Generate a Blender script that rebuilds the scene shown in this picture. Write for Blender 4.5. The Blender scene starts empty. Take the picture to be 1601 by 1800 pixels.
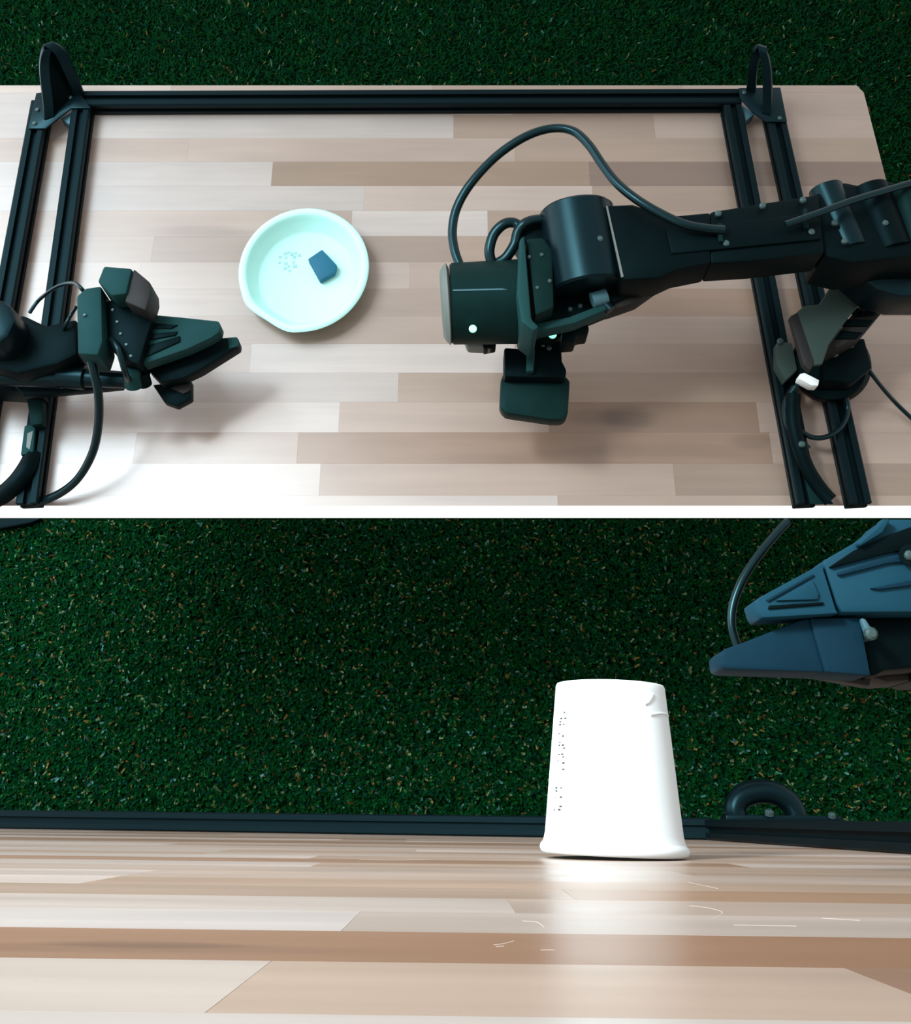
import bpy, bmesh, math, random
import numpy as np
from mathutils import Vector, Matrix

# ------------------------------------------------------------------ camera
F = 1927.0                      # focal length in pixels of the 1601 x 1800 frame
PX, PY = 800.5, 445.0           # optical axis (shifted lens)
CAMZ = 2.12                     # camera height over the turf floor
TILT = math.atan(992.0 / F)     # tilt away from straight down
TABLE = 0.75                    # height of the work table top

scene = bpy.context.scene
cam_data = bpy.data.cameras.new('camera')
cam = bpy.data.objects.new('camera', cam_data)
scene.collection.objects.link(cam)
cam.location = (0, 0, CAMZ)
cam.rotation_euler = (TILT, 0, 0)
cam_data.sensor_fit = 'AUTO'
cam_data.sensor_width = 36.0
cam_data.lens = F / 1800.0 * 36.0
cam_data.shift_y = -(900.0 - PY) / 1800.0
cam_data.clip_start = 0.01
cam_data.clip_end = 50
scene.camera = cam

# ------------------------------------------------------------------ sky, ceiling lamp and added fill lights
world = bpy.data.worlds.new('world')
scene.world = world
world.use_nodes = True
bg = world.node_tree.nodes['Background']
bg.inputs[0].default_value = (1.0, 1.0, 1.0, 1)
bg.inputs[1].default_value = 1.0


def area_lamp(name, loc, target, sx, sy, watts, col, spread=180):
    d = bpy.data.lights.new(name, 'AREA')
    d.shape = 'RECTANGLE'
    d.size, d.size_y = sx, sy
    d.energy = watts
    d.spread = math.radians(spread)
    d.color = col
    o = bpy.data.objects.new(name, d)
    scene.collection.objects.link(o)
    o.location = loc
    o.rotation_euler = (Vector(target) - Vector(loc)).to_track_quat('-Z', 'Y').to_euler()
    return o


area_lamp('ceiling_lamp', (-1.45, 1.10, 2.85), (-1.05, 0.55, 0.75), 1.0, 1.4, 36, (0.74, 0.90, 1.0), 110)
area_lamp('left_fill_light', (-1.85, 0.75, 1.0), (0.0, 0.3, 0.8), 1.5, 1.8, 24, (0.80, 0.92, 1.0))  # unseen area light, added for side light and glare on the planks
area_lamp('cup_fill_light', (-0.75, 0.75, 2.55), (0.11, 0.04, 1.36), 0.25, 0.25, 4, (0.97, 1.0, 0.99), 60)  # unseen narrow light aimed at the cup, added to brighten it

vs = scene.view_settings
scene.display_settings.display_device = 'sRGB'
vs.view_transform = 'Standard'
vs.look = 'None'
vs.gamma = 1
vs.use_curve_mapping = False
vs.exposure = 0.0

random.seed(7)
rng = np.random.default_rng(11)

# ------------------------------------------------------------------ measuring helpers
ST, CT = math.sin(TILT), math.cos(TILT)
FWD, UPV = Vector((0, ST, -CT)), Vector((0, CT, ST))
CAM = Vector((0, 0, CAMZ))


def ray(px, py):
    return FWD + Vector(((px - PX) / F, 0, 0)) - UPV * ((py - PY) / F)


def PA(px, py, h=0.0):
    """point at height h above the work table top"""
    r = ray(px, py)
    return CAM + r * ((TABLE + h - CAMZ) / r.z)


def PB(px, py, d):
    """point at depth d below the camera (depth axis of the cup table)"""
    r = ray(px, py)
    return CAM + r * (-d / r.z)


ROLL = 0.0105
HB = 0.021
BX = Vector((math.cos(ROLL), -math.sin(ROLL), 0))     # along the cup table
BU = Vector((math.sin(ROLL), math.cos(ROLL), 0))      # away from the cup table top
BD = Vector((0, 0, -1))                               # into the depth


def PBT(px, py):
    """point on the cup table top"""
    r = ray(px, py)
    return CAM + r * (-HB / r.dot(BU))


def BW(x, u, d):
    return CAM + BX * x + BU * (u - HB) + BD * d


def lin(c):
    r = []
    for v in c:
        v /= 255.0
        r.append(v / 12.92 if v <= 0.04045 else ((v + 0.055) / 1.055) ** 2.4)
    return r


# ------------------------------------------------------------------ materials
def mat(name, rgb, rough=0.5, spec=0.5, metal=0.0, noise=0.0, nscale=40.0, bump=0.0, emit=None, tint=None):
    m = bpy.data.materials.new(name)
    m.use_nodes = True
    nt = m.node_tree
    b = nt.nodes['Principled BSDF']
    col = lin(rgb) + [1]
    b.inputs['Base Color'].default_value = col
    b.inputs['Roughness'].default_value = rough
    b.inputs['Specular IOR Level'].default_value = spec
    b.inputs['Metallic'].default_value = metal
    if tint:
        b.inputs['Specular Tint'].default_value = tint + (1,)
    if noise or bump:
        geo = nt.nodes.new('ShaderNodeNewGeometry')
        n = nt.nodes.new('ShaderNodeTexNoise')
        n.inputs['Scale'].default_value = nscale
        n.inputs['Detail'].default_value = 4
        nt.links.new(geo.outputs['Position'], n.inputs['Vector'])
        if noise:
            r = nt.nodes.new('ShaderNodeMapRange')
            r.inputs[3].default_value = 1 - noise
            r.inputs[4].default_value = 1 + noise
            nt.links.new(n.outputs['Fac'], r.inputs[0])
            mx = nt.nodes.new('ShaderNodeVectorMath')
            mx.operation = 'MULTIPLY'
            mx.inputs[0].default_value = col[:3]
            nt.links.new(r.outputs[0], mx.inputs[1])
            nt.links.new(mx.outputs[0], b.inputs['Base Color'])
        if bump:
            bp = nt.nodes.new('ShaderNodeBump')
            bp.inputs['Strength'].default_value = bump
            bp.inputs['Distance'].default_value = 0.001
            nt.links.new(n.outputs['Fac'], bp.inputs['Height'])
            nt.links.new(bp.outputs[0], b.inputs['Normal'])
    if emit:
        b.inputs['Emission Color'].default_value = lin(rgb) + [1]
        b.inputs['Emission Strength'].default_value = emit
    return m


def wood_material():
    m = bpy.data.materials.new('beech_wood')
    m.use_nodes = True
    nt = m.node_tree
    L = nt.links.new
    b = nt.nodes['Principled BSDF']
    oi = nt.nodes.new('ShaderNodeObjectInfo')
    geo = nt.nodes.new('ShaderNodeNewGeometry')
    off = nt.nodes.new('ShaderNodeVectorMath'); off.operation = 'SCALE'
    cmb = nt.nodes.new('ShaderNodeCombineXYZ')
    for k in range(3):
        L(oi.outputs['Random'], cmb.inputs[k])
    L(cmb.outputs[0], off.inputs[0]); off.inputs[3].default_value = 37.0
    add = nt.nodes.new('ShaderNodeVectorMath'); add.operation = 'ADD'
    L(geo.outputs['Position'], add.inputs[0]); L(off.outputs[0], add.inputs[1])
    mp = nt.nodes.new('ShaderNodeMapping')
    mp.inputs['Scale'].default_value = (5, 90, 90)
    L(add.outputs[0], mp.inputs['Vector'])
    n1 = nt.nodes.new('ShaderNodeTexNoise')
    n1.inputs['Scale'].default_value = 1.0; n1.inputs['Detail'].default_value = 5
    n1.inputs['Distortion'].default_value = 0.6
    L(mp.outputs[0], n1.inputs['Vector'])
    mp2 = nt.nodes.new('ShaderNodeMapping')
    mp2.inputs['Scale'].default_value = (4, 16, 16)
    L(add.outputs[0], mp2.inputs['Vector'])
    n2 = nt.nodes.new('ShaderNodeTexNoise')
    n2.inputs['Scale'].default_value = 1.0; n2.inputs['Detail'].default_value = 3
    L(mp2.outputs[0], n2.inputs['Vector'])
    r1 = nt.nodes.new('ShaderNodeMapRange'); r1.inputs[3].default_value = 0.86; r1.inputs[4].default_value = 1.12
    L(n1.outputs['Fac'], r1.inputs[0])
    r2 = nt.nodes.new('ShaderNodeMapRange'); r2.inputs[3].default_value = 0.80; r2.inputs[4].default_value = 1.18
    L(n2.outputs['Fac'], r2.inputs[0])
    mul = nt.nodes.new('ShaderNodeMath'); mul.operation = 'MULTIPLY'
    L(r1.outputs[0], mul.inputs[0]); L(r2.outputs[0], mul.inputs[1])
    sc = nt.nodes.new('ShaderNodeVectorMath'); sc.operation = 'SCALE'
    L(oi.outputs['Color'], sc.inputs[0]); L(mul.outputs[0], sc.inputs[3])
    fac = sc.outputs[0]
    for (kc, ks, kd) in KNOTS:
        dv = nt.nodes.new('ShaderNodeVectorMath'); dv.operation = 'SUBTRACT'
        L(geo.outputs['Position'], dv.inputs[0]); dv.inputs[1].default_value = kc
        mu = nt.nodes.new('ShaderNodeVectorMath'); mu.operation = 'MULTIPLY'
        L(dv.outputs[0], mu.inputs[0]); mu.inputs[1].default_value = ks
        wob = nt.nodes.new('ShaderNodeVectorMath'); wob.operation = 'MULTIPLY_ADD'
        L(n1.outputs['Color'], wob.inputs[0]); wob.inputs[1].default_value = (.9, .9, .9); L(mu.outputs[0], wob.inputs[2])
        ln = nt.nodes.new('ShaderNodeVectorMath'); ln.operation = 'LENGTH'
        L(wob.outputs[0], ln.inputs[0])
        mr = nt.nodes.new('ShaderNodeMapRange'); mr.interpolation_type = 'SMOOTHSTEP'
        mr.inputs[1].default_value = 0.7; mr.inputs[2].default_value = 1.6
        mr.inputs[3].default_value = kd; mr.inputs[4].default_value = 1.0
        L(ln.outputs['Value'], mr.inputs[0])
        s2 = nt.nodes.new('ShaderNodeVectorMath'); s2.operation = 'SCALE'
        L(fac, s2.inputs[0]); L(mr.outputs[0], s2.inputs[3])
        fac = s2.outputs[0]
    L(fac, b.inputs['Base Color'])
    r3 = nt.nodes.new('ShaderNodeMapRange'); r3.inputs[3].default_value = 0.24; r3.inputs[4].default_value = 0.46
    L(n2.outputs['Fac'], r3.inputs[0])
    L(r3.outputs[0], b.inputs['Roughness'])
    b.inputs['Specular IOR Level'].default_value = 0.85
    bp = nt.nodes.new('ShaderNodeBump'); bp.inputs['Strength'].default_value = 0.08
    bp.inputs['Distance'].default_value = 0.0006
    L(n1.outputs['Fac'], bp.inputs['Height']); L(bp.outputs[0], b.inputs['Normal'])
    return m


def turf_material():
    m = bpy.data.materials.new('turf_fibre')
    m.use_nodes = True
    nt = m.node_tree
    b = nt.nodes['Principled BSDF']
    a = nt.nodes.new('ShaderNodeVertexColor'); a.layer_name = 'fibre'
    nt.links.new(a.outputs['Color'], b.inputs['Base Color'])
    b.inputs['Roughness'].default_value = 0.8
    b.inputs['Specular IOR Level'].default_value = 0.05
    return m


# dark knots and streaks in the wood: centre, 1 / size, strength
KNOTS = [(PA(1122, 726), (32, 70, 70), .66), (PA(1085, 728), (22, 110, 70), .8), (PA(1230, 786), (9, 110, 70), .84),
         (PA(1335, 770), (40, 100, 70), .8), (PA(960, 800), (10, 120, 70), .88), (PA(390, 403), (16, 130, 70), .82),
         (PBT(330, 1664), (60, 60, 200), .72), (PBT(360, 1672), (20, 60, 160), .85)]
WOOD = wood_material()
TURF = turf_material()
BACK = mat('turf_backing', (4, 22, 8), 1.0, 0.0)
RAIL = mat('black_anodised', (5, 14, 17), 0.5, 0.15, tint=(.25, .62, .72), noise=0.15, nscale=25)
BLACK = mat('black_plastic', (3, 9, 10), 0.5, 0.1, tint=(.25, .62, .72), noise=0.2, nscale=40)
BLACKM = mat('black_painted_metal', (4, 15, 19), 0.34, 0.3, tint=(.25, .62, .72), noise=0.2, nscale=30)
TEALP = mat('dark_teal_plastic', (24, 54, 54), 0.6, 0.15, tint=(.25, .62, .72), noise=0.12, nscale=40)
DKGREEN = mat('dark_green_plastic', (10, 30, 28), 0.5, 0.12, tint=(.25, .62, .72), noise=0.25, nscale=50)
OLIVE = mat('grey_green_plate', (44, 62, 58), 0.6, 0.2, noise=0.08, nscale=30)
BROWNB = mat('brown_black_plastic', (30, 30, 30), 0.6, 0.2, noise=0.2, nscale=60)
GREYCAP = mat('grey_cap', (92, 100, 96), 0.5, 0.3, noise=0.1)
RUBBER = mat('cable_rubber', (6, 16, 18), 0.3, 0.45, tint=(.25, .62, .72))
SCREW = mat('screw_steel', (58, 80, 80), 0.4, 0.3, metal=0.3)
BRACKET = mat('blue_grey_bracket', (60, 96, 106), 0.5, 0.25)
BOWL = mat('bowl_paper', (180, 229, 221), 0.55, 0.25, bump=0.05, nscale=300)
MARK = mat('bowl_mark', (140, 184, 182), 0.6, 0.2)
CUP = mat('cup_paper', (220, 229, 232), 0.6, 0.2, bump=0.05, nscale=400)
INK = mat('grey_ink', (62, 66, 64), 0.7, 0.1)
BLOCK = mat('teal_block', (30, 92, 116), 0.6, 0.2, noise=0.08, nscale=80)
FINGER = mat('blue_grey_print', (18, 58, 74), 0.6, 0.08, noise=0.1, nscale=60, bump=0.1)
FINGERD = mat('blue_grey_print_dark', (10, 40, 54), 0.65, 0.06, noise=0.12, nscale=60)
LED = mat('led_green', (150, 255, 215), 0.4, 0.5, emit=1.2)
WHITEP = mat('white_plastic', (235, 245, 245), 0.4, 0.4)
LEGM = mat('table_leg_steel', (40, 44, 46), 0.5, 0.4)


# ------------------------------------------------------------------ building helpers
def tag(o, label, cat=None, group=None, kind=None):
    if label: o['label'] = label
    if cat: o['category'] = cat
    if group: o['group'] = group
    if kind: o['kind'] = kind
    return o


def thing(name, loc, label, cat, group=None, kind=None):
    o = bpy.data.objects.new(name, None)
    o.empty_display_size = 0.05
    scene.collection.objects.link(o)
    o.location = loc
    bpy.context.view_layer.update()
    return tag(o, label, cat, group, kind)


def wloc(o):
    p = Vector((0, 0, 0))
    while o is not None:
        p += o.location
        o = o.parent
    return p


def add_obj(name, me, parent=None, origin=None):
    """mesh in world coordinates -> object with its origin at its centre"""
    n = len(me.vertices)
    co = np.empty(n * 3, dtype=np.float32)
    me.vertices.foreach_get('co', co)
    co = co.reshape(-1, 3)
    c = Vector(((co.min(0) + co.max(0)) / 2).tolist()) if origin is None else Vector(origin)
    me.transform(Matrix.Translation(-c))
    o = bpy.data.objects.new(name, me)
    scene.collection.objects.link(o)
    if parent is not None:
        o.parent = parent
        o.location = c - wloc(parent)
    else:
        o.location = c
    return o


def finish(bm, name, m, parent, smooth=None, bevel=0.0, segs=2, origin=None):
    if bevel:
        bmesh.ops.remove_doubles(bm, verts=bm.verts, dist=1e-6)
        es = [e for e in bm.edges if len(e.link_faces) == 2 and e.calc_face_angle(0) > 0.5]
        if es:
            bmesh.ops.bevel(bm, geom=es, offset=bevel, segments=segs, profile=0.5,
                            affect='EDGES', clamp_overlap=True)
    bmesh.ops.recalc_face_normals(bm, faces=bm.faces)
    if smooth is not None:
        for f in bm.faces:
            f.smooth = True
        for e in bm.edges:
            if len(e.link_faces) == 2 and e.calc_face_angle(0) > smooth:
                e.smooth = False
    me = bpy.data.meshes.new(name)
    bm.to_mesh(me)
    bm.free()
    if m is not None:
        me.materials.append(m)
    return add_obj(name, me, parent, origin)


def bm_prism(bm, top, bot):
    n = len(top)
    a = [bm.verts.new(p) for p in top]
    b = [bm.verts.new(p) for p in bot]
    bm.faces.new(a)
    bm.faces.new(b[::-1])
    for i in range(n):
        j = (i + 1) % n
        bm.faces.new((a[i], b[i], b[j], a[j]))


def slabA(name, pts, h1, h0, m, parent, bevel=0.002, shrink=1.0):
    """solid whose top outline is given on the photograph at height h1 over the
    work table; the sides go straight down to height h0"""
    bm = bmesh.new()
    top = [PA(p[0], p[1], p[2] if len(p) > 2 else h1) for p in pts]
    c = sum(top, Vector()) / len(top)
    bot = []
    for t in top:
        q = c + (t - c) * shrink
        bot.append(Vector((q.x, q.y, TABLE + h0)))
    bm_prism(bm, top, bot)
    return finish(bm, name, m, parent, bevel=bevel, smooth=0.6)


def slabB(name, pts, d0, d1, m, parent, bevel=0.0015, shrink=1.0):
    """solid facing up to the camera: front outline at depth d0, back at d1"""
    bm = bmesh.new()
    top = [PB(p[0], p[1], p[2] if len(p) > 2 else d0) for p in pts]
    c = sum(top, Vector()) / len(top)
    bot = []
    for t in top:
        q = c + (t - c) * shrink
        bot.append(Vector((q.x, q.y, CAMZ - d1)))
    bm_prism(bm, top, bot)
    return finish(bm, name, m, parent, bevel=bevel, smooth=0.6)


def frame_of(ax):
    ax = ax.normalized()
    h = Vector((0, 0, 1)) if abs(ax.z) < 0.9 else Vector((1, 0, 0))
    u = ax.cross(h).normalized()
    return u, ax.cross(u).normalized()


def bm_lathe(bm, p0, p1, prof, seg=24):
    """prof = [(t, r)] along p0..p1, closed at both ends"""
    p0, p1 = Vector(p0), Vector(p1)
    u, v = frame_of(p1 - p0)
    rings = []
    for t, r in prof:
        c = p0 + (p1 - p0) * t
        rings.append([bm.verts.new(c + (u * math.cos(a) + v * math.sin(a)) * r)
                      for a in [2 * math.pi * k / seg for k in range(seg)]])
    for A, B in zip(rings, rings[1:]):
        for k in range(seg):
            j = (k + 1) % seg
            bm.faces.new((A[k], A[j], B[j], B[k]))
    bm.faces.new(rings[0])
    bm.faces.new(rings[-1][::-1])


def cyl(name, p0, p1, r0, r1, m, parent, seg=28, ch=0.04):
    bm = bmesh.new()
    L = (Vector(p1) - Vector(p0)).length
    c = min(ch, 0.3)
    bm_lathe(bm, p0, p1, [(0, r0 * (1 - c)), (min(0.3, r0 * c / L), r0),
                          (1 - min(0.3, r1 * c / L), r1), (1, r1 * (1 - c))], seg)
    return finish(bm, name, m, parent, smooth=0.7)


def lathe(name, p0, p1, prof, m, parent, seg=32, smooth=0.6):
    bm = bmesh.new()
    bm_lathe(bm, p0, p1, prof, seg)
    return finish(bm, name, m, parent, smooth=smooth)


def smooth_path(pts, sub=8):
    pts = [Vector(p) for p in pts]
    out = []
    n = len(pts)
    for i in range(n - 1):
        a, b, c, d = pts[max(i - 1, 0)], pts[i], pts[i + 1], pts[min(i + 2, n - 1)]
        for s in range(sub):
            t = s / sub
            out.append(0.5 * ((2 * b) + (c - a) * t + (2 * a - 5 * b + 4 * c - d) * t * t
                              + (3 * b - a - 3 * c + d) * t ** 3))
    out.append(pts[-1])
    return out


def tube(name, pts, r, m, parent=None, seg=10, sub=8, flat=1.0):
    pts = smooth_path(pts, sub) if sub > 1 else [Vector(p) for p in pts]
    bm = bmesh.new()
    rings = []
    u = None
    for i, p in enumerate(pts):
        t = (pts[min(i + 1, len(pts) - 1)] - pts[max(i - 1, 0)]).normalized()
        if u is None:
            u, _ = frame_of(t)
        u = (u - t * u.dot(t)).normalized()
        v = t.cross(u)
        rings.append([bm.verts.new(p + (u * math.cos(a) * flat + v * math.sin(a)) * r)
                      for a in [2 * math.pi * k / seg for k in range(seg)]])
    for A, B in zip(rings, rings[1:]):
        for k in range(seg):
            j = (k + 1) % seg
            bm.faces.new((A[k], A[j], B[j], B[k]))
    bm.faces.new(rings[0])
    bm.faces.new(rings[-1][::-1])
    return finish(bm, name, m, parent, smooth=1.2)


def cableA(name, pts, r, m, parent=None, **k):
    return tube(name, [PA(*p) for p in pts], r, m, parent, **k)


def obox(name, c, ax, ay, az, m, parent, bevel=0.003, segs=2):
    c = Vector(c)
    bm = bmesh.new()
    top = [c + ax * sx + ay * sy + az for sx, sy in ((-1, -1), (1, -1), (1, 1), (-1, 1))]
    bot = [c + ax * sx + ay * sy - az for sx, sy in ((-1, -1), (1, -1), (1, 1), (-1, 1))]
    bm_prism(bm, top, bot)
    return finish(bm, name, m, parent, bevel=bevel, segs=segs, smooth=0.6)


def extrusion(name, p0, p1, w, up, m, parent):
    """slotted aluminium profile of width and height w, lying with its foot on p0..p1"""
    p0, p1 = Vector(p0), Vector(p1)
    ax = (p1 - p0).normalized()
    up = up.normalized()
    sd = ax.cross(up).normalized()
    a, s, dp = w / 2, w * 0.16, w * 0.28
    k = a * 0.86
    prof = [(-a, -k), (-k, -a), (k, -a), (a, -k),
            (a, -s), (a - dp, -s), (a - dp, s), (a, s), (a, k), (k, a),
            (s, a), (s, a - dp), (-s, a - dp), (-s, a), (-k, a), (-a, k),
            (-a, s), (-a + dp, s), (-a + dp, -s), (-a, -s)]
    bm = bmesh.new()
    A = [bm.verts.new(p0 + sd * x + up * (y + a)) for x, y in prof]
    B = [bm.verts.new(p1 + sd * x + up * (y + a)) for x, y in prof]
    n = len(prof)
    for i in range(n):
        j = (i + 1) % n
        bm.faces.new((A[i], A[j], B[j], B[i]))
    bm.faces.new(A[::-1])
    bm.faces.new(B)
    return finish(bm, name, m, parent)


def screw(pos, nrm, r, parent, name='bolt'):
    pos, nrm = Vector(pos), Vector(nrm).normalized()
    return lathe(name, pos - nrm * 0.002, pos + nrm * r * 0.8,
                 [(0, r), (0.7, r), (1, r * 0.6)], SCREW, parent, seg=10)


def screwA(px, py, h, r, parent):
    return screw(PA(px, py, h), (0, 0, 1), r, parent)


# ------------------------------------------------------------------ the floor
def slab(name, x0, x1, y0, y1, z0, z1, m):
    bm = bmesh.new()
    bm_prism(bm, [Vector((x0, y0, z1)), Vector((x1, y0, z1)), Vector((x1, y1, z1)), Vector((x0, y1, z1))],
             [Vector((x0, y0, z0)), Vector((x1, y0, z0)), Vector((x1, y1, z0)), Vector((x0, y1, z0))])
    return finish(bm, name, m, None)


Y_B = PB(800, 910.5, CAMZ).y           # front mat ends here
fl = slab('floor', -2.1, 2.1, Y_B + 0.045, 3.0, -0.02, 0.0, BACK)
tag(fl, 'dark green turf backing beyond the work table', kind='structure')
fl2 = slab('floor', -2.1, 2.1, -0.03, Y_B, -0.02, 0.0, BACK)
tag(fl2, 'dark green turf backing behind the paper cup', kind='structure')


def grass(name, x0, x1, y0, y1, density, label, keep=None, fleck=1.0, tone=1.0):
    n = int((x1 - x0) * (y1 - y0) * density)
    bx = rng.uniform(x0, x1, n)
    by = rng.uniform(y0, y1, n)
    if keep is not None:
        k = keep(bx, by)
        bx, by = bx[k], by[k]
        n = len(bx)
    ang = rng.uniform(0, 2 * np.pi, n)
    L = rng.uniform(0.006, 0.012, n)
    W = rng.uniform(0.0016, 0.0032, n)
    lean = rng.uniform(0.6, 1.0, n)
    dx, dy = np.cos(ang), np.sin(ang)
    hz = L * np.sqrt(np.maximum(0.0, 1 - (lean * 0.95) ** 2)) + 0.002
    v = np.zeros((n, 4, 3), dtype=np.float32)
    for i, (s, t) in enumerate(((-1, 0), (1, 0), (0.5, 1), (-0.5, 1))):
        v[:, i, 0] = bx - dy * W * s + dx * L * lean * t
        v[:, i, 1] = by + dx * W * s + dy * L * lean * t
        v[:, i, 2] = hz * t + 0.0005
    v[:, :, 0] = np.clip(v[:, :, 0], x0, x1)
    v[:, :, 1] = np.clip(v[:, :, 1], y0, y1)
    me = bpy.data.meshes.new(name)
    me.vertices.add(n * 4)
    me.vertices.foreach_set('co', v.ravel())
    me.loops.add(n * 4)
    me.loops.foreach_set('vertex_index', np.arange(n * 4, dtype=np.int32))
    me.polygons.add(n)
    me.polygons.foreach_set('loop_start', np.arange(0, n * 4, 4, dtype=np.int32))
    pal = np.array([lin(c) for c in ((2, 54, 22), (2, 62, 26), (1, 46, 20), (5, 52, 12), (1, 54, 38),
                                     (98, 118, 82), (108, 94, 48), (70, 114, 108), (80, 58, 28), (34, 92, 46))])
    pr = np.array([.22, .22, .2, .15, .1] + [f_ * fleck for f_ in (.02, .018, .018, .012, .03)])
    idx = rng.choice(len(pal), n, p=pr / pr.sum())
    col = pal[idx] * rng.uniform(0.6, 1.35, (n, 1)) * tone
    col = np.concatenate([col, np.ones((n, 1))], 1).astype(np.float32)
    ca = me.color_attributes.new('fibre', 'FLOAT_COLOR', 'POINT')
    ca.data.foreach_set('color', np.repeat(col, 4, axis=0).ravel())
    me.update(calc_edges=True)
    me.validate()
    me.materials.append(TURF)
    o = add_obj(name, me)
    return tag(o, label, 'turf', kind='stuff')


grass('artificial_turf', -1.9, 1.9, Y_B + .05, 2.3, 42000,
      'dark green artificial turf on the floor behind the work table',
      keep=lambda x, y: (y > 1.3) | (np.abs(x) > 0.62), fleck=0.3, tone=0.72)  # fibre colour darkened overall, standing in for shade around the table
grass('artificial_turf', -1.35, 1.35, -0.010, Y_B - .004, 70000,
      'speckled green artificial turf filling the background behind the paper cup')

# ------------------------------------------------------------------ the work table (upper view)
TL = (-95, 155); TR = (1514, 147)
BL_ = (-262, 889); BR_ = (1704, 889)
y_back = PA(800, 150).y
y_front = PA(800, 889).y
eL0, eL1 = PA(*TL), PA(*BL_)
eR0, eR1 = PA(*TR), PA(*BR_)


def edge_x(a, b, y):
    return a.x + (b.x - a.x) * (y - a.y) / (b.y - a.y)


table = thing('work_table', (0, 0.7, 0), 'light butcher block work table under the black frame and robot arms', 'table')
TH = 0.034
top_z = TABLE

yr0, yr1 = PA(800, 243).y, PA(800, 871).y
roww = (yr0 - yr1) / 13.0
bounds = [y_back]
k = 2
while k >= -13:
    yb = yr0 + roww * k
    if y_front + 0.004 < yb < y_back - 0.006:
        bounds.append(yb)
    k -= 1
bounds.append(y_front)

PALE, MID, TAN, DARK, GREY = (176, 158, 146), (164, 144, 130), (155, 133, 116), (136, 113, 95), (172, 160, 152)
WHT = (186, 174, 166)
# joints by photo x and tone of each stave, row by row from the far edge
rows = [
    ([300, 760, 1200], [PALE, MID, TAN, MID]),
    ([420, 900], [GREY, PALE, MID]),
    ([797, 1150], [GREY, TAN, MID]),
    ([330, 905], [MID, MID, TAN]),
    ([478, 1036], [GREY, (142, 119, 99), (122, 100, 86)]),
    ([640, 1042], [GREY, PALE, TAN]),
    ([618, 857], [MID, WHT, TAN]),
    ([268, 800], [MID, (150, 130, 116), TAN]),
    ([245, 720], [PALE, PALE, MID]),
    ([520, 1010], [PALE, MID, (150, 124, 104)]),
    ([330, 860], [PALE, MID, MID]),
    ([440, 905], [PALE, WHT, (160, 139, 124)]),
    ([260, 700], [PALE, GREY, (158, 137, 121)]),
    ([596, 964, 1332], [WHT, MID, (138, 114, 96), MID]),
    ([237, 523, 1355], [WHT, MID, (143, 117, 98), MID]),
    ([562, 1185], [WHT, MID, (148, 128, 112)]),
    ([400, 980], [WHT, WHT, MID]),
]


def plankA(x0t, x1t, x0b, x1b, ya, yb, tone, z):
    g = 0.00005
    bm = bmesh.new()
    top = [Vector((x0t + g, ya - g, z)), Vector((x1t - g, ya - g, z)),
           Vector((x1b - g, yb + g, z)), Vector((x0b + g, yb + g, z))]
    bot = [v - Vector((0, 0, TH * 0.35)) for v in top]
    if yb == y_front:                       # the front edge is cut back underneath
        bot[2].y += 0.008; bot[3].y += 0.008
    bm_prism(bm, top, bot)
    o = finish(bm, 'plank', WOOD, table)
    o.color = [c_ * 0.75 for c_ in lin(tone)] + [1]
    return o


for i in range(len(bounds) - 1):
    ya, yb = bounds[i], bounds[i + 1]
    ym = (ya + yb) / 2
    joints, tones = rows[min(i, len(rows) - 1)]
    # row centre on the photo
    d = Vector((0, ym, top_z)) - CAM
    tpy = PY - F * d.dot(UPV) / d.dot(FWD)
    xs = [PA(j, tpy).x for j in joints]
    n = len(tones)
    for q in range(n):
        if q == 0:
            a0, a1 = edge_x(eL0, eL1, ya), edge_x(eL0, eL1, yb)
        else:
            a0 = a1 = xs[q - 1]
        if q == n - 1:
            b0, b1 = edge_x(eR0, eR1, ya), edge_x(eR0, eR1, yb)
            if i == 0:
                b0 -= 0.008
        else:
            b0 = b1 = xs[q]
        plankA(a0, b0, a1, b1, ya, yb, tones[q], top_z)

# core board under the staves
bm = bmesh.new()
corners = [(edge_x(eL0, eL1, y_back) + .002, y_back - .002), (edge_x(eR0, eR1, y_back) - .012, y_back - .002),
           (edge_x(eR0, eR1, y_front) - .002, y_front + .012), (edge_x(eL0, eL1, y_front) + .002, y_front + .012)]
bm_prism(bm, [Vector((x, y, top_z - TH * 0.36)) for x, y in corners],
         [Vector((x * 0.99, y if y > 0.7 else y + 0.014, top_z - TH)) for x, y in corners])
core = finish(bm, 'core_board', WOOD, table)
core.color = lin((150, 128, 110)) + [1]
for lx, ly in ((-0.55, 0.64), (0.55, 0.64), (-0.55, 0.90), (0.50, 0.90)):
    obox('leg', (lx, ly, (top_z - TH) / 2), Vector((.022, 0, 0)), Vector((0, .022, 0)),
         Vector((0, 0, (top_z - TH) / 2)), LEGM, table, bevel=0.002)

# a knot in one stave
# ------------------------------------------------------------------ the black frame on the work table
RW = 0.027
Z = Vector((0, 0, 1))
fr = thing('rail_frame', (0, 0.95, TABLE), 'black slotted aluminium rail frame bolted along the back and sides of the work table', 'frame')


def railA(px0, py0, px1, py1, h=0.0005):
    """photo points of the top centre line at both ends"""
    a, b = PA(px0, py0, RW), PA(px1, py1, RW)
    a.z = b.z = TABLE + h
    return extrusion('rail', a, b, RW, Z, RAIL, fr)


railA(138, 172, 1302, 168)                 # back
railA(142, 186, 46, 884)                   # left inner
railA(70, 176, -60, 884)                   # left outer
railA(1288, 184, 1421, 884)                # right inner
railA(1358, 174, 1514, 884)                # right outer

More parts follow.
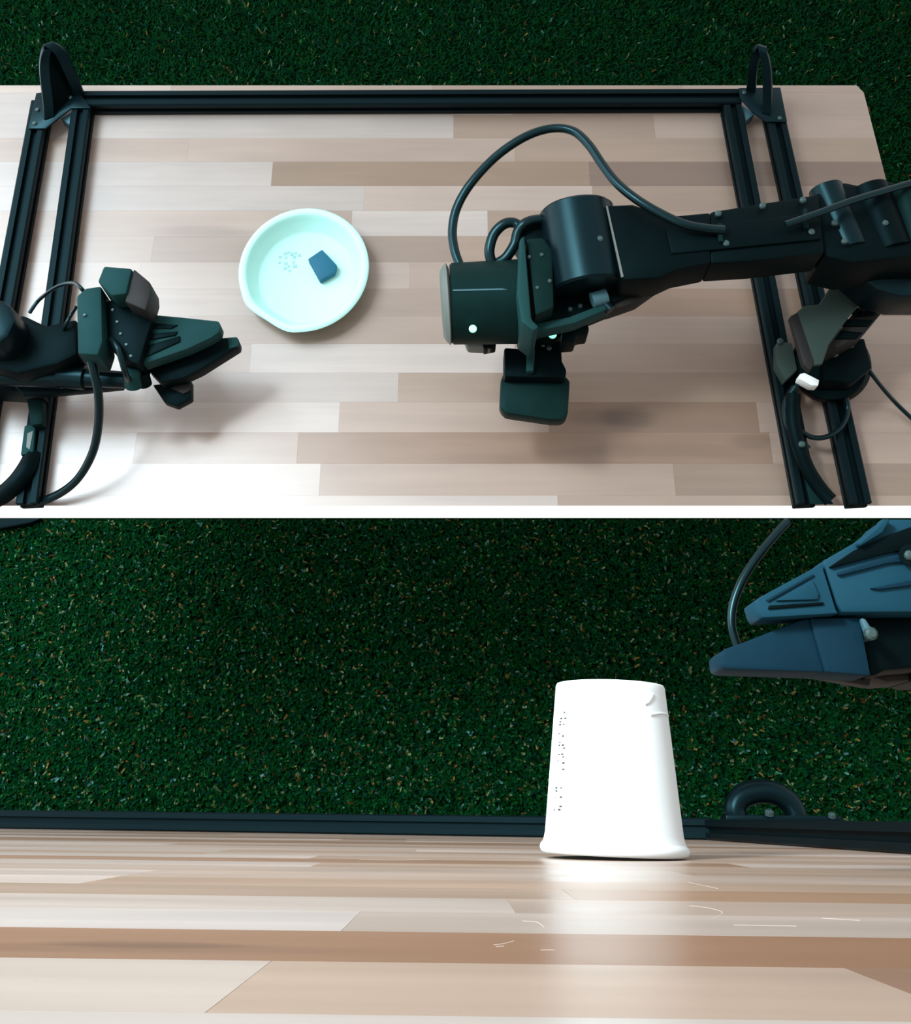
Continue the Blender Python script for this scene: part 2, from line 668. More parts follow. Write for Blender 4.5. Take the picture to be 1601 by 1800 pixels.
# corner plates
slabA('corner_plate', [(63, 163), (49, 226), (80, 226), (104, 207), (126, 190), (160, 190), (142, 166), (100, 157)],
      RW + .004, RW + .0006, BLACKM, fr)
slabA('corner_plate', [(1298, 154), (1300, 172), (1322, 196), (1346, 214), (1384, 214), (1372, 153)],
      RW + .004, RW + .0006, BLACKM, fr)
slabA('corner_bracket', [(131, 193), (106, 208), (126, 222)], .020, .001, BRACKET, fr)
slabA('corner_bracket', [(1303, 184), (1310, 213), (1327, 200)], .020, .001, BRACKET, fr)
for p in ((66, 193), (61, 217), (123, 171), (1308, 163), (1370, 208), (1352, 166)):
    screwA(p[0], p[1], RW + .0045, 0.0032, fr)


def arch(name, pts, w, t, m, parent, side):
    """flat bent strap through the world points pts; side = direction of its width"""
    pts = smooth_path(pts, 8)
    side = side.normalized()
    bm = bmesh.new()
    rings = []
    for i, p in enumerate(pts):
        tg = (pts[min(i + 1, len(pts) - 1)] - pts[max(i - 1, 0)]).normalized()
        nn = tg.cross(side).normalized()
        rings.append([bm.verts.new(p + side * a * w / 2 + nn * b * t / 2) for a, b in
                      ((-1, -.6), (-.85, -1), (.85, -1), (1, -.6), (1, .6), (.85, 1), (-.85, 1), (-1, .6))])
    for A, B in zip(rings, rings[1:]):
        for q in range(8):
            j = (q + 1) % 8
            bm.faces.new((A[q], A[j], B[j], B[q]))
    bm.faces.new(rings[0]); bm.faces.new(rings[-1][::-1])
    return finish(bm, name, m, parent, smooth=0.7)


# grab handles standing on the corners
h0 = RW + .003
arch('handle', [PA(86, 205, h0), PA(84, 175, .05), PA(78, 112, .09), PA(86, 80, .112), PA(106, 92, .10),
                PA(122, 125, .07), PA(138, 163, h0)], 0.016, 0.011, BLACKM, fr, Vector((0.75, 0.35, 0)))
slabA('handle_web', [(76, 98, .098), (92, 84, .105), (134, 160, RW + .006), (90, 205, RW + .006)], .1, RW + .002, BLACK, fr,
      bevel=0.001)
arch('handle', [PA(1347, 198, h0), PA(1349, 170, .05), PA(1348, 120, .09), PA(1340, 88, .112), PA(1330, 92, .10),
                PA(1324, 120, .07), PA(1320, 158, h0)], 0.014, 0.011, BLACKM, fr, Vector((0.8, -0.3, 0)))

# ------------------------------------------------------------------ bowl and block
bc = PA(538, 481, 0.0)
Rb = (PA(649, 478, .024) - PA(421, 478, .024)).length / 2
bc = (PA(649, 475, .024) + PA(421, 475, .024)) / 2
bc.z = TABLE
bowl = thing('paper_bowl', bc, 'shallow white paper bowl holding a small teal block', 'bowl')
prof = [(0.0, 0.0035), (0.72, 0.0035), (0.755, 0.006), (0.86, 0.023), (0.885, 0.0295), (0.91, 0.0320), (0.975, 0.0322),
        (1.0, 0.0295), (0.985, 0.027), (0.92, 0.026), (0.88, 0.018), (0.79, 0.002), (0.75, 0.0004), (0.0, 0.0004)]
bm = bmesh.new()
SEG = 72
rings = []
for r, z in prof:
    ring = []
    for q in range(SEG):
        a = 2 * math.pi * q / SEG
        # the rim is squeezed flat at the lower left
        dev = math.cos(a - math.radians(232))
        f = 1.0 + (-0.035 * math.exp(-((a - math.radians(238)) / 0.22) ** 2)
                   + 0.02 * math.exp(-((a - math.radians(213)) / 0.13) ** 2)
                   + 0.015 * math.exp(-((a - math.radians(262)) / 0.13) ** 2)) * max(0, (r - .5) * 2)
        ring.append(bm.verts.new(bc + Vector((math.cos(a) * r * Rb * f, math.sin(a) * r * Rb * 1.06 * f, z)))
                    if r > 0 else None)
    rings.append(ring if r > 0 else bm.verts.new(bc + Vector((0, 0, z))))
for A, B in zip(rings, rings[1:]):
    for q in range(SEG):
        j = (q + 1) % SEG
        if not isinstance(A, list):
            bm.faces.new((A, B[q], B[j]))
        elif not isinstance(B, list):
            bm.faces.new((A[q], A[j], B))
        else:
            bm.faces.new((A[q], A[j], B[j], B[q]))
finish(bm, 'bowl_body', BOWL, bowl, smooth=1.0)
# worn print on the bowl floor
bm = bmesh.new()
for (qx, qy) in [(501, 446), (507, 444), (513, 447), (520, 445), (526, 449), (492, 452), (503, 453), (517, 452),
                 (491, 462), (502, 463), (516, 461), (507, 468), (501, 472), (518, 468), (509, 476)]:
    a = PA(qx, qy, .0036)
    s = 0.0016 + 0.0012 * random.random()
    bm_prism(bm, [a + Vector((-s, -s, .0004)), a + Vector((s, -s, .0004)), a + Vector((s, s, .0004)), a + Vector((-s, s, .0004))],
             [a + Vector((-s, -s, -.0002)), a + Vector((s, -s, -.0002)), a + Vector((s, s, -.0002)), a + Vector((-s, s, -.0002))])
finish(bm, 'worn_print', MARK, bowl)

t0 = [PA(p_[0], p_[1], .016) for p_ in ((541, 455), (566, 438), (592, 466), (588, 479), (562, 493))]
bm = bmesh.new()
bm_prism(bm, t0, [Vector((p.x, p.y, TABLE + .0042)) for p in t0])
blk = finish(bm, 'toy_block', BLOCK, None, bevel=0.0015, smooth=0.5)
tag(blk, 'small dark teal block lying inside the white paper bowl', 'block')

# ------------------------------------------------------------------ left robot arm (gripper towards the bowl)
la = thing('robot', PA(20, 640, 0), 'black robot arm at the left with its open two-finger gripper pointing at the bowl', 'robot arm')
slabA('elbow_housing', [(-60, 520), (0, 525), (20, 537), (28, 562), (14, 590), (-4, 606), (-60, 606)], .20, .12, BLACKM, la, bevel=.006)
slabA('wrist_housing', [(-40, 606), (2, 600), (24, 566), (38, 552), (80, 572), (134, 560), (136, 622), (100, 640), (30, 656), (-40, 640)],
      .15, .10, BLACK, la, bevel=.004)
cyl('forearm_tube', PA(-60, 655, .11), PA(112, 664, .11), .0135, .0135, BLACKM, la)
cyl('forearm_collar', PA(104, 660, .112), PA(150, 664, .112), .015, .015, BLACKM, la)
cyl('forearm_tube', PA(146, 664, .11), PA(222, 668, .11), .0115, .0105, BLACKM, la)
slabA('lower_link', [(20, 672), (120, 676), (215, 672), (214, 680), (110, 690), (40, 695)], .09, .075, BLACK, la)
gb = slabA('gripper_motor', [(134, 520), (150, 506), (178, 502), (180, 600), (172, 624), (136, 622)], .185, .13, TEALP, la, bevel=.003)
screwA(149, 554, .186, .0022, gb)
cb = slabA('camera_housing', [(171, 494), (182, 467), (232, 471), (222, 516), (196, 520)], .20, .15, TEALP, la, bevel=.003)
slabA('camera_front', [(234, 471), (264, 496), (265, 514), (256, 546), (218, 530), (224, 512)], .196, .15, BROWNB, cb, bevel=.003)
slabA('finger_carriage', [(184, 530), (214, 522), (256, 540), (268, 560), (244, 640), (214, 632), (192, 608)], .165, .115, BLACK, la, bevel=.002)
for i_, (x_, y_) in enumerate(((198, 545), (206, 566), (212, 587), (222, 606), (230, 626))):
    screwA(x_, y_, .1655, .0022, la)
f1 = slabA('gripper_finger', [(262, 552), (318, 557), (384, 564), (388, 572), (386, 583), (372, 593), (330, 613), (240, 644), (248, 600)],
           .15, .128, TEALP, la, bevel=.002)
slabA('finger_groove', [(252, 566), (312, 571), (300, 577), (250, 576)], .1525, .149, BLACK, f1, bevel=.0005)
slabA('finger_groove', [(248, 588), (312, 582), (308, 589), (246, 600)], .1525, .149, BLACK, f1, bevel=.0005)
slabA('finger_groove', [(244, 612), (316, 590), (316, 600), (240, 634)], .1525, .149, BLACK, f1, bevel=.0005)
slabA('finger_pad', [(238, 641), (318, 611), (326, 616), (240, 650)], .128, .116, BROWNB, f1, bevel=.001)
f2 = slabA('gripper_finger', [(260, 650), (376, 594), (416, 592), (420, 598), (419, 608), (352, 650), (322, 664), (282, 672)],
           .118, .095, BLACK, la, bevel=.002)
slabA('finger_tip', [(400, 593), (416, 592), (420, 598), (419, 608), (402, 613)], .1195, .117, TEALP, f2, bevel=.001)
slabA('finger_heel', [(268, 676), (300, 672), (336, 668), (336, 700), (310, 714), (288, 706)], .09, .074, BLACK, la, bevel=.002)
slabA('finger_heel_plate', [(300, 682), (334, 668), (334, 686), (322, 692)], .0925, .0895, BROWNB, la, bevel=.0005)
cyl('thumb_knob', PA(232, 650, .14), PA(236, 678, .12), .009, .011, TEALP, la)
cyl('thumb_knob', PA(250, 655, .13), PA(254, 676, .115), .008, .009, BLACK, la)
cableA('cable', [(196, 596, .17), (206, 610, .178), (214, 634, .172), (220, 655, .16), (226, 668, .14)], .0036, RUBBER, la)
cableA('cable', [(158, 628, .16), (165, 655, .15), (173, 695, .13), (173, 745, .10), (163, 795, .07), (138, 840, .04), (104, 868, .02), (60, 886, .007)],
       .0052, RUBBER, la)
cableA('thin_wire', [(150, 516, .172), (142, 506, .178), (132, 498, .17), (118, 498, .16), (100, 504, .15), (82, 516, .14), (66, 530, .13), (52, 550, .13)], .0024, RUBBER, la)
cableA('thin_wire', [(134, 540, .17), (126, 552, .16), (118, 566, .16), (112, 580, .15)], .0022, RUBBER, la)
slabA('mount_foot', [(46, 700), (76, 700), (74, 745), (54, 748)], .045, .0275, BRACKET if False else DKGREEN, la, bevel=.002)
lt = slabA('label_tag', [(43, 748), (62, 746), (58, 796), (36, 800)], .034, .0272, TEALP, la, bevel=.001)
slabA('label_mark', [(48, 762), (58, 757), (52, 790), (46, 786)], .0346, .0338, GREYCAP, lt, bevel=0)
cableA('hose', [(60, 800, .022), (46, 826, .03), (26, 852, .03), (-2, 874, .022), (-40, 886, .014)], .012, BLACK, la)
# upright that carries the arm on the rails
slabA('arm_stand', [(-70, 640), (60, 648), (66, 690), (-70, 680)], .075, .0275, BLACK, la, bevel=.003)

# ------------------------------------------------------------------ right robot arm
ra = thing('robot', PA(1450, 640, 0), 'black robot arm at the right with a drum-shaped wrist motor and a looping cable', 'robot arm')
# wrist motor body: a rounded, nearly cylindrical casing
wp0, wp1 = PA(792, 534, .20), PA(918, 530, .20)
mb = cyl('wrist_motor', wp0, wp1, .048, .050, DKGREEN, ra, seg=40, ch=.05)
cyl('motor_end_cap', PA(776, 535, .20), wp0, .044, .0485, GREYCAP, mb, seg=40, ch=.12)
slabA('casing_seam', [(796, 509), (916, 506), (916, 508.5), (796, 511.5)], .2490, .238, BRACKET, mb, bevel=0)
slabA('motor_foot', [(815, 592), (868, 590), (870, 604), (862, 612), (822, 610)], .17, .15, GREYCAP, mb, bevel=.003)
slabA('motor_foot', [(846, 594), (870, 592), (872, 608), (850, 612)], .172, .15, BLACK, mb, bevel=.002)
lathe('status_light', PA(831, 578, .230), PA(831, 578, .236), [(0, .0045), (.6, .0045), (1, .003)], LED, mb, seg=14)
# wrist brackets
slabA('wrist_bracket', [(913, 420), (922, 412), (934, 560), (948, 574), (938, 582), (916, 566), (908, 515)], .262, .18, TEALP, ra, bevel=.003)
slabA('wrist_bracket', [(924, 418), (956, 416), (972, 440), (974, 540), (940, 556)], .25, .17, DKGREEN, ra, bevel=.004)
slabA('wrist_bracket', [(905, 404), (940, 384), (972, 384), (980, 430), (918, 424)], .23, .17, BLACK, ra, bevel=.004)
slabA('wrist_rod', [(918, 572), (1000, 556), (1072, 528), (1076, 540), (1010, 568), (930, 586)], .225, .20, TEALP, ra, bevel=.003)
slabA('elbow_link', [(956, 500), (1050, 500), (1078, 536), (1020, 560), (940, 574)], .205, .165, BLACK, ra, bevel=.004)
for p in ((930, 452), (952, 448), (944, 506), (966, 494)):
    screwA(p[0], p[1], .2505, .0025, ra)
for p in ((1002, 544), (1020, 538)):
    screwA(p[0], p[1], .2055, .003, ra)
# elbow: a big drum lying across the arm
cyl('elbow_drum', PA(1012, 368, .235), PA(1036, 510, .225), .044, .046, BLACKM, ra, seg=44, ch=.06)
slabA('elbow_cover', [(965, 398), (990, 372), (1020, 360), (1072, 358), (1098, 490), (1040, 512), (1000, 500), (970, 470)],
      .215, .15, BLACK, ra, bevel=.006)
cyl('elbow_pin', PA(1040, 528, .225), PA(1066, 520, .225), .009, .009, BRACKET, ra, seg=18)
cyl('elbow_pin', PA(1060, 530, .22), PA(1074, 545, .22), .007, .007, BLACKM, ra, seg=18)
# forearm: flared at the elbow, then a long straight beam
fa = slabA('forearm_flare', [(1064, 360), (1112, 358), (1136, 366), (1164, 380), (1250, 372), (1250, 462), (1190, 474), (1160, 488), (1094, 492), (1086, 470)],
           .268, .215, BLACK, ra, bevel=.004)
slabA('flare_seam', [(1065, 362), (1068, 362), (1096, 486), (1092, 487)], .2694, .267, GREYCAP, fa, bevel=0)
slabA('forearm_beam', [(1248, 371), (1340, 356), (1440, 340), (1450, 444), (1330, 458), (1248, 463)], .266, .215, BLACK, ra, bevel=.004)
slabA('beam_channel', [(1170, 402), (1440, 372), (1444, 420), (1180, 446)], .2705, .262, BLACK, ra, bevel=.002)
slabA('elbow_strap', [(1092, 494), (1165, 488), (1188, 474), (1162, 500), (1120, 530), (1068, 548), (1058, 534)], .215, .19, BROWNB, ra, bevel=.002)
slabA('elbow_strap', [(1050, 512), (1100, 504), (1112, 516), (1062, 538)], .222, .205, BLACK, ra, bevel=.002)
for p in ((1262, 376), (1276, 428), (1411, 352), (1426, 408), (1054, 420), (1340, 362)):
    screwA(p[0], p[1], .2705, .0038, ra)
slabA('tie_clip', [(1260, 392), (1268, 392), (1272, 424), (1264, 424)], .276, .268, DKGREEN, ra, bevel=.001)
slabA('tie_clip', [(1412, 366), (1419, 366), (1422, 400), (1415, 400)], .276, .268, DKGREEN, ra, bevel=.001)
# shoulder joint at the edge of the view
slabA('shoulder_housing', [(1426, 345), (1452, 326), (1484, 318), (1512, 324), (1546, 312), (1600, 326), (1660, 330), (1660, 450), (1580, 452), (1500, 462), (1448, 450)],
      .258, .18, BLACK, ra, bevel=.006)
cyl('shoulder_drum', PA(1450, 330, .245), PA(1496, 440, .24), .020, .022, BLACKM, ra, seg=30)
cyl('shoulder_drum', PA(1526, 330, .248), PA(1570, 440, .243), .022, .022, BLACK, ra, seg=30)
cyl('shoulder_drum', PA(1588, 330, .25), PA(1620, 440, .245), .02, .02, DKGREEN, ra, seg=30)
for p in ((1466, 392), (1484, 424), (1556, 392)):
    screwA(p[0], p[1], .266, .0035, ra)
slabA('shoulder_link', [(1470, 440), (1560, 440), (1640, 430), (1640, 520), (1582, 520), (1540, 508), (1500, 474)], .20, .14, BLACKM, ra, bevel=.005)
# upper arm coming down to the base
ua = slabA('upper_arm_plate', [(1484, 466), (1530, 516), (1496, 552), (1458, 604), (1446, 640), (1424, 643), (1392, 556), (1414, 536), (1440, 534)],
           .135, .128, OLIVE, ra, bevel=.003)
slabA('upper_arm_edge', [(1388, 556), (1402, 548), (1432, 636), (1424, 652), (1412, 640)], .136, .124, BROWNB, ua, bevel=.002)
slabA('motor_stack', [(1530, 514), (1566, 530), (1520, 586), (1470, 612), (1460, 602), (1498, 552)], .118, .07, BROWNB, ra, bevel=.003)
for (a, b, c, d) in (((1500, 536), (1520, 548), (1510, 556), (1494, 546)), ((1508, 546), (1548, 542), (1540, 552), (1500, 556)),
                     ((1490, 560), (1536, 562), (1528, 572), (1480, 572)), ((1478, 580), (1518, 584), (1508, 594), (1468, 594))):
    slabA('motor_fin', [a, b, c, d], .123, .117, BLACK, ra, bevel=.001)
# turntable base on the rails
base = cyl('turntable_base', PA(1460, 642, .0285), PA(1460, 642, .055), .050, .045, BLACK, ra, seg=40)
slabA('base_bracket', [(1366, 600), (1392, 602), (1402, 650), (1382, 668), (1366, 640)], .05, .0275, OLIVE, ra, bevel=.002)
slabA('base_bracket', [(1452, 612), (1520, 592), (1534, 646), (1500, 674), (1450, 668)], .075, .03, BLACK, ra, bevel=.004)
screwA(1371, 600, .0505, .004, ra)
screwA(1466, 622, .0755, .005, ra)
screwA(1494, 606, .0755, .005, ra)
slabA('white_patch', [(1406, 657), (1414, 655), (1440, 668), (1438, 678), (1426, 677), (1404, 665)], .068, .050, WHITEP, ra, bevel=.001)  # small raised white patch beside the turntable base
cableA('cable_loop', [(1404, 672, .05), (1388, 700, .045), (1392, 738, .04), (1420, 766, .035), (1452, 768, .035), (1480, 748, .035), (1490, 716, .035), (1482, 684, .045)],
       .0032, RUBBER, ra)
cableA('cable_loop', [(1398, 680, .05), (1382, 710, .04), (1386, 746, .04), (1404, 772, .035), (1420, 790, .035)], .005, RUBBER, ra)
cableA('hose', [(1394, 694, .045), (1394, 740, .043), (1404, 784, .04), (1420, 826, .034), (1442, 860, .03), (1460, 880, .03)], .0095, BLACK, ra)
slabA('cable_guide', [(1412, 830), (1420, 828), (1466, 886), (1424, 886)], .030, .0275, DKGREEN, ra, bevel=.001)
screwA(1409, 781, .053, .004, ra)
cableA('thin_wire', [(1520, 640, .06), (1534, 660, .05), (1556, 688, .03), (1584, 718, .01), (1640, 770, .004)], .0028, RUBBER, ra)
cableA('hose', [(1380, 395, .285), (1440, 374, .285), (1500, 352, .282), (1580, 328, .275), (1640, 310, .27)], .0042, RUBBER, ra)
# gripper hanging under the wrist
gr = slabA('gripper_neck', [(920, 588), (972, 580), (986, 600), (988, 634), (996, 650), (994, 664), (886, 662), (886, 610), (918, 612)],
           .14, .10, BLACK, ra, bevel=.003)
slabA('neck_rod', [(926, 612), (941, 612), (938, 652), (925, 652)], .150, .138, TEALP, gr, bevel=.002)
gp = slabA('gripper_pad', [(886, 652), (992, 658), (1002, 668), (998, 730), (988, 738), (970, 738), (888, 726), (878, 714), (880, 668)],
           .12, .095, DKGREEN, ra, bevel=.004)
for p in ((936, 602), (955, 606), (965, 612)):
    screwA(p[0], p[1], .1405, .003, gr)
slabA('gripper_motor', [(990, 570), (1020, 556), (1036, 574), (1034, 586), (1014, 588), (1012, 600), (986, 602)], .185, .15, BLACK, ra, bevel=.003)
lathe('status_light', PA(971, 588, .152), PA(971, 588, .158), [(0, .005), (.6, .005), (1, .003)], LED, gr, seg=14)
slabA('gripper_motor', [(930, 578), (978, 566), (990, 590), (970, 604), (936, 600)], .15, .12, BLACK, ra, bevel=.003)
# cables of the wrist
cableA('cable', [(808, 466, .215), (799, 440, .215), (795, 405, .215), (803, 365, .22), (828, 322, .23), (872, 275, .24), (922, 241, .25), (968, 226, .255),
                 (1006, 230, .26), (1034, 254, .265), (1060, 292, .27), (1084, 322, .275), (1118, 350, .28), (1158, 374, .282), (1202, 394, .282), (1244, 402, .279), (1272, 404, .276)],
       .0055, RUBBER, ra, seg=12)
cableA('cable', [(864, 462, .22), (860, 440, .225), (868, 412, .23), (886, 394, .235), (904, 392, .235), (916, 402, .235)], .0062, RUBBER, ra, seg=12)
cableA('cable', [(876, 462, .22), (890, 452, .225), (904, 430, .23), (910, 408, .235), (924, 392, .24), (950, 386, .238), (980, 392, .235)], .0062, RUBBER, ra, seg=12)

# ------------------------------------------------------------------ the cup table (lower view)
ct = thing('cup_table', BW(0, -0.03, 1.2), 'glossy wooden plank table seen edge-on carrying the white paper cup', 'table')


def depth_at(py, px=800):
    return CAMZ - PBT(px, py).z


D0 = depth_at(1786); D1 = depth_at(1693)
bw = (D1 - D0)
XL, XR = -1.25, 1.25


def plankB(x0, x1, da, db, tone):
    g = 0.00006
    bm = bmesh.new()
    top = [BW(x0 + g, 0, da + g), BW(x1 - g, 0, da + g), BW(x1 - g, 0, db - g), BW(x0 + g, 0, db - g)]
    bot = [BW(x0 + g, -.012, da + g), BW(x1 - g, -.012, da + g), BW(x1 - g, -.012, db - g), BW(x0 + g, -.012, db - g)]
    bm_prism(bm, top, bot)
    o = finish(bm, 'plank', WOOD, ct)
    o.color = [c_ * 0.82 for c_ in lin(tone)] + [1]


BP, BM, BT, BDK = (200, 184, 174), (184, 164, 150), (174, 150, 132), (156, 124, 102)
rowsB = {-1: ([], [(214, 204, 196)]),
         0: ([430, 1590], [(205, 191, 180), (190, 166, 148), BDK]),  # left plank toned paler, glare painted into its colour
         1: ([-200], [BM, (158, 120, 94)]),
         2: ([620], [(210, 200, 194), (190, 174, 163)]),  # left plank paler too, standing in for glare on the wood
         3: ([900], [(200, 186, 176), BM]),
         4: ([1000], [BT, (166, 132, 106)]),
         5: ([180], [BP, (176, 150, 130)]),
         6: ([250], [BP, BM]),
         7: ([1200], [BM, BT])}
n = -1
while True:
    da, db = D0 + bw * n, D0 + bw * (n + 1)
    if n == -1:
        da = D0 - bw * 1.15
    if da > CAMZ - 0.012:
        break
    db = min(db, CAMZ - 0.003)
    if n in rowsB:
        js, tn = rowsB[n]
    else:
        js, tn = [random.randint(100, 1500)], [random.choice((BP, BM, BT, BDK)), random.choice((BP, BM, BT))]
    dm = (da + db) / 2
    scale = dm / F / CT   # photo pixels to metres, close enough for joint positions
    xs = [XL]
    for j in js:
        # x where the joint appears on the table at this depth
        lo = BW(0, 0, dm)
        v = lo - CAM
        zc = v.dot(FWD)
        xs.append((j - PX) / F * zc)
    xs.append(XR)
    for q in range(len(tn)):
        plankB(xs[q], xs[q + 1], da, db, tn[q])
    n += 1
bm = bmesh.new()
dn = D0 - bw * 1.15
bm_prism(bm, [BW(XL, -.0122, dn), BW(XR, -.0122, dn), BW(XR, -.0122, CAMZ - .003), BW(XL, -.0122, CAMZ - .003)],
         [BW(XL, -.034, dn), BW(XR, -.034, dn), BW(XR, -.034, CAMZ - .003), BW(XL, -.034, CAMZ - .003)])
core = finish(bm, 'core_board', WOOD, ct)
core.color = lin((150, 128, 110)) + [1]

SCR = mat('pale_scratch', (198, 186, 176), 0.5, 0.3)
for sc_ in ([(868, 1661), (884, 1659), (903, 1654)], [(872, 1664), (886, 1663)], [(950, 1670), (975, 1670)],
            [(918, 1619), (944, 1621), (956, 1630)], [(1212, 1592), (1245, 1596), (1270, 1604), (1252, 1614)],
            [(1210, 1551), (1262, 1562)], [(632, 1511), (700, 1512), (756, 1511)], [(1445, 1614), (1512, 1618)],
            [(1290, 1626), (1400, 1628)]):
    tube('scratch', [PBT(*p_) - BU * .00010 for p_ in sc_], .00016, SCR, ct, seg=6, sub=4)

# rails along the far side of the cup table
fb = thing('rail_frame', PBT(1240, 1477), 'black slotted rail frame along the far edge behind the paper cup', 'frame')


def rail_height(px, py_bot, py_top):
    a = PBT(px, py_bot)
    b = PB(px, py_top, CAMZ - a.z)
    return (b - a).dot(BU)


def railB(p, q, w, lift=0.0005):
    a, b = PBT(*p), PBT(*q)
    ax = (b - a).normalized()
    back = BU.cross(ax).normalized()
    if back.dot(BD) < 0:
        back = -back
    a = a + back * w / 2 + BU * lift
    b = b + back * w / 2 + BU * lift
    return extrusion('rail', a, b, w, BU, RAIL, fb)


WB = rail_height(800, 1473, 1433)
railB((-120, 1455), (1250, 1477), WB)
railB((1236, 1476.5), (2300, 1552), WB * 0.92)
# arched handle on the corner of that frame
dA = CAMZ - PBT(1340, 1476).z + 0.02
pts = [PB(1297, 1440, dA), PB(1292, 1420, dA), PB(1304, 1400, dA), PB(1332, 1391, dA), PB(1362, 1394, dA), PB(1385, 1408, dA), PB(1396, 1424, dA), PB(1400, 1440, dA)]
tube('handle', pts, 0.0145, BLACKM, fb, seg=12, flat=1.0)
slabB('handle_plate', [(1276, 1432), (1480, 1434), (1480, 1446), (1276, 1446)], dA - .015, dA + .02, BLACKM, fb)
screw(PB(1462, 1434, dA - .016), (0, 1, 0.4), .005, fb)
screw(PB(1352, 1430, dA - .016), (0, 1, 0.4), .006, fb)

# ------------------------------------------------------------------ the paper cup
cb0 = PBT(1080, 1509)
dC = CAMZ - cb0.z
rimR = (PB(1211, 1506, dC) - PB(949, 1506, dC)).length / 2
botR = (PB(1203, 1490, dC) - PB(955, 1490, dC)).length / 2
topR = (PB(1168, 1210, dC) - PB(979, 1210, dC)).length / 2
hC = (PB(1073, 1209, dC) - cb0).dot(BU)
ca = 0.026
CU = (BU * math.cos(ca) + BX * math.sin(ca)).normalized()
cx_ = (BX * math.cos(ca) - BU * math.sin(ca)).normalized()
CD = CU.cross(cx_).normalized()
lift = rimR * math.sin(ca) + .0004
cb0 = cb0 + BU * lift
cup = thing('paper_cup', cb0, 'white paper cup standing upside down on its rolled rim on the glossy table', 'cup')


def cup_r(t):
    return botR + (topR - botR) * t


prof = [(rimR * .93, .000), (rimR * .985, .0012), (rimR, .0035), (rimR * .985, .0055), (botR * 1.012, .0064), (botR * 1.002, .0072)]
for t in (0.12, .3, .5, .7, .85, .95, .985):
    prof.append((cup_r(t), hC * t))
prof += [(cup_r(1) * .985, hC * .998), (cup_r(1) * .95, hC), (cup_r(1) * .92, hC * .996), (cup_r(1) * .91, hC * .95), (cup_r(1) * .9, hC * .945)]
bm = bmesh.new()
SEG = 64
rings = []
for r, z in prof:
    rings.append([bm.verts.new(cb0 + CU * z + (cx_ * math.cos(a) + CD * math.sin(a)) * r)
                  for a in [2 * math.pi * q / SEG for q in range(SEG)]])
for A, B in zip(rings, rings[1:]):
    for q in range(SEG):
        j = (q + 1) % SEG
        bm.faces.new((A[q], A[j], B[j], B[q]))
bm.faces.new(rings[-1])
finish(bm, 'cup_body', CUP, cup, smooth=1.0)


def on_cup(ang, t, out=0.0003):
    """ang 0 = right side, +90 = towards the camera"""
    a = math.radians(ang)
    return cb0 + CU * (hC * t) + (cx_ * math.cos(a) - CD * math.sin(a)) * (cup_r(t) + out)


if (on_cup(90, .5) - cb0).z < 0:
    CD = -CD
# column of tiny print on the left side
bm = bmesh.new()
for i_ in range(34):
    t = 0.22 + 0.58 * i_ / 33.0
    if i_ % 7 == 6:
        continue
    for col_ in range(2):
        if random.random() < 0.35:
            continue
        a0 = 156 - col_ * 7 + random.uniform(-1.5, 1.5)
        a1 = a0 - random.uniform(1.5, 3.5)
        t1 = t + random.uniform(.004, .010)
        top = [on_cup(a0, t), on_cup(a1, t), on_cup(a1, t1), on_cup(a0, t1)]
        bot = [on_cup(a0, t, -.0003), on_cup(a1, t, -.0003), on_cup(a1, t1, -.0003), on_cup(a0, t1, -.0003)]
        bm_prism(bm, top, bot)
finish(bm, 'printed_text', INK, cup)
# crease of the overlapping paper near the top right
tube('paper_crease', [on_cup(a_, t_, .0002) for a_, t_ in ((62, .86), (57, .875), (53, .90), (49, .93))], .0007, CUP, cup, seg=6, sub=4)
tube('paper_crease', [on_cup(a_, t_, .0002) for a_, t_ in ((56, .80), (44, .815), (30, .82), (18, .815))], .0007, CUP, cup, seg=6, sub=4)

# ------------------------------------------------------------------ gripper hanging in from the right above the cup
gd = 0.50
gg = thing('robot_gripper', PB(1560, 1130, gd + .03), 'blue-grey two-finger robot gripper reaching in from the right above the paper cup', 'robot gripper')
u1 = slabB('gripper_finger', [(1327, 1056), (1335, 1050), (1444, 991), (1470, 1074), (1474, 1078), (1340, 1086), (1333, 1076)], gd, gd + .022, FINGER, gg)
u2 = slabB('finger_base', [(1446, 986), (1512, 948), (1540, 926), (1552, 912), (1640, 912), (1640, 1076), (1480, 1077), (1470, 1060)], gd + .001, gd + .024, FINGER, gg)
slabB('finger_rib', [(1346, 1054), (1430, 1008), (1432, 1012), (1350, 1058)], gd - .001, gd + .002, FINGERD, u1, bevel=.0004)
slabB('finger_rib', [(1352, 1064), (1448, 1058), (1448, 1063), (1350, 1071)], gd - .001, gd + .002, BLACK, u1, bevel=.0004)
slabB('finger_inset', [(1362, 1056), (1428, 1018), (1440, 1044), (1438, 1054)], gd - .0015, gd + .002, FINGER, u1, bevel=.0008)
slabB('finger_slot', [(1458, 996), (1500, 968), (1562, 940), (1640, 912), (1640, 958), (1560, 972), (1460, 998)], gd - .0008, gd + .003, BLACK, u2, bevel=.0004)
slabB('finger_slot', [(1472, 1006), (1556, 980), (1640, 968), (1640, 982), (1560, 990), (1474, 1012)], gd - .0008, gd + .003, FINGERD, u2, bevel=.0004)
slabB('finger_slot', [(1530, 1034), (1640, 1012), (1640, 1024), (1545, 1036)], gd - .0008, gd + .003, FINGERD, u2, bevel=.0004)
slabB('finger_strut', [(1540, 926), (1550, 912), (1566, 912), (1552, 936), (1512, 960), (1506, 954)], gd - .004, gd + .001, FINGER, u2, bevel=.001)
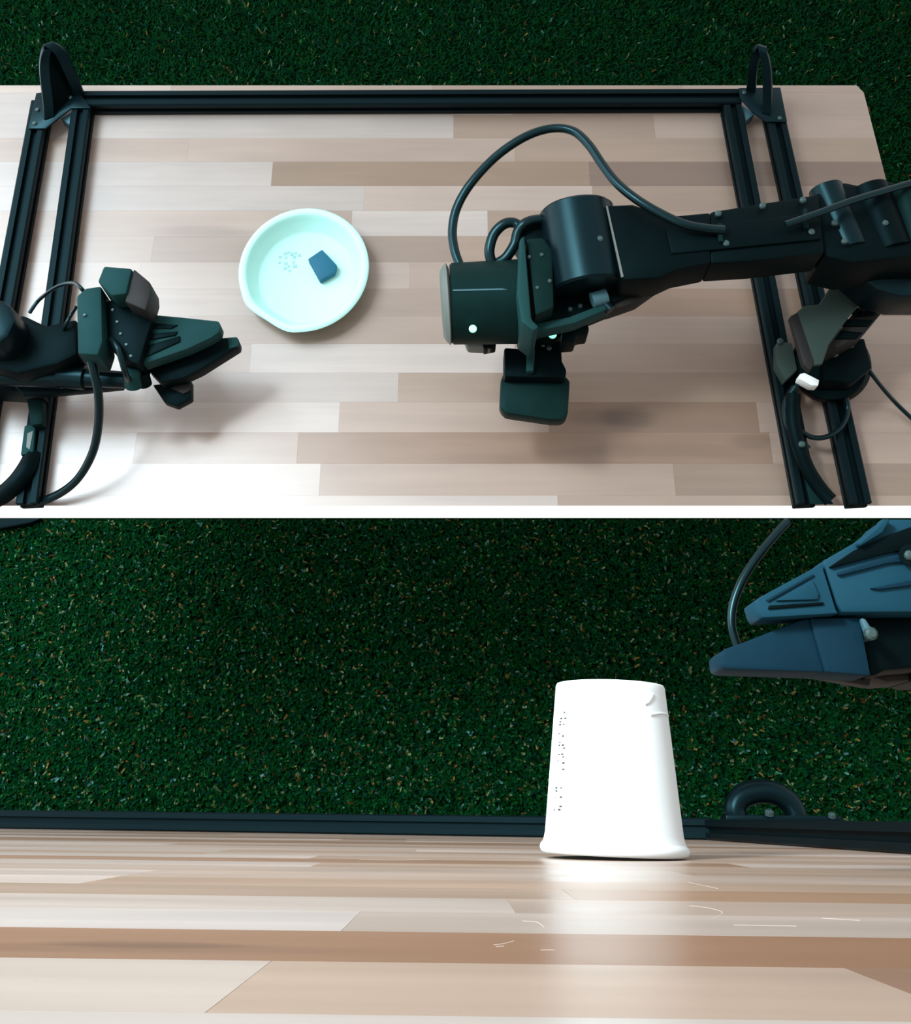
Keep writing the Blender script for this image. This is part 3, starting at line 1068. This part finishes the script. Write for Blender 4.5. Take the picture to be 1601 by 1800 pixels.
slabB('finger_pad', [(1342, 1086), (1474, 1078), (1640, 1076), (1640, 1086), (1480, 1087), (1400, 1090)], gd + .018, gd + .03, BROWNB, gg, bevel=.0005)
cyl('pivot_bolt', PB(1598, 976, gd - .004), PB(1598, 976, gd + .01), .0045, .0045, BLACK, u2, seg=18)
screw(PB(1598, 976, gd - .004), (0, 0, 1), .0022, gg)
l1 = slabB('gripper_finger', [(1266, 1148), (1276, 1140), (1310, 1128), (1400, 1092), (1422, 1086), (1450, 1182), (1276, 1176), (1268, 1170)],
           gd + .008, gd + .034, FINGERD, gg)
l2 = slabB('finger_base', [(1423, 1086), (1512, 1084), (1532, 1188), (1451, 1182)], gd + .0065, gd + .034, FINGERD, gg)
slabB('finger_pad', [(1280, 1177), (1440, 1182), (1532, 1188), (1528, 1206), (1440, 1190)], gd + .03, gd + .04, BROWNB, gg, bevel=.0005)
slabB('gripper_body', [(1512, 1086), (1660, 1082), (1660, 1172), (1600, 1176), (1556, 1180), (1532, 1192), (1520, 1140)], gd + .015, gd + .06, BLACK, gg, bevel=.002)
slabB('gripper_body', [(1532, 1190), (1590, 1170), (1660, 1172), (1660, 1192), (1560, 1200)], gd + .04, gd + .07, BROWNB, gg, bevel=.002)
slabB('steel_pin', [(1512, 1086), (1521, 1086), (1540, 1116), (1536, 1124), (1526, 1120)], gd + .004, gd + .016, BRACKET, gg, bevel=.001)
screw(PB(1531, 1114, gd + .003), (0, 0, 1), .0028, gg)
slabB('arm_link', [(1640, 930), (1700, 912), (2300, 930), (2300, 1120), (1720, 1190), (1640, 1190)], gd + .01, gd + .07, BLACK, gg, bevel=.004)
tube('cable', [PB(*p) for p in ((1384, 917, gd + .05), (1366, 936, gd + .048), (1334, 975, gd + .045), (1306, 1018, gd + .044), (1289, 1062, gd + .044), (1286, 1100, gd + .044), (1296, 1136, gd + .044))],
     .0021, RUBBER, gg)

# dark edge of a mat at the far left corner of the turf
mt = slabB('floor_mat', [(-60, 911), (72, 911), (54, 919), (18, 926), (-60, 940)], CAMZ - .024, CAMZ - .004, BLACK, None, bevel=.002)
tag(mt, 'dark corner of a mat lying on the far left corner of the turf', 'mat')
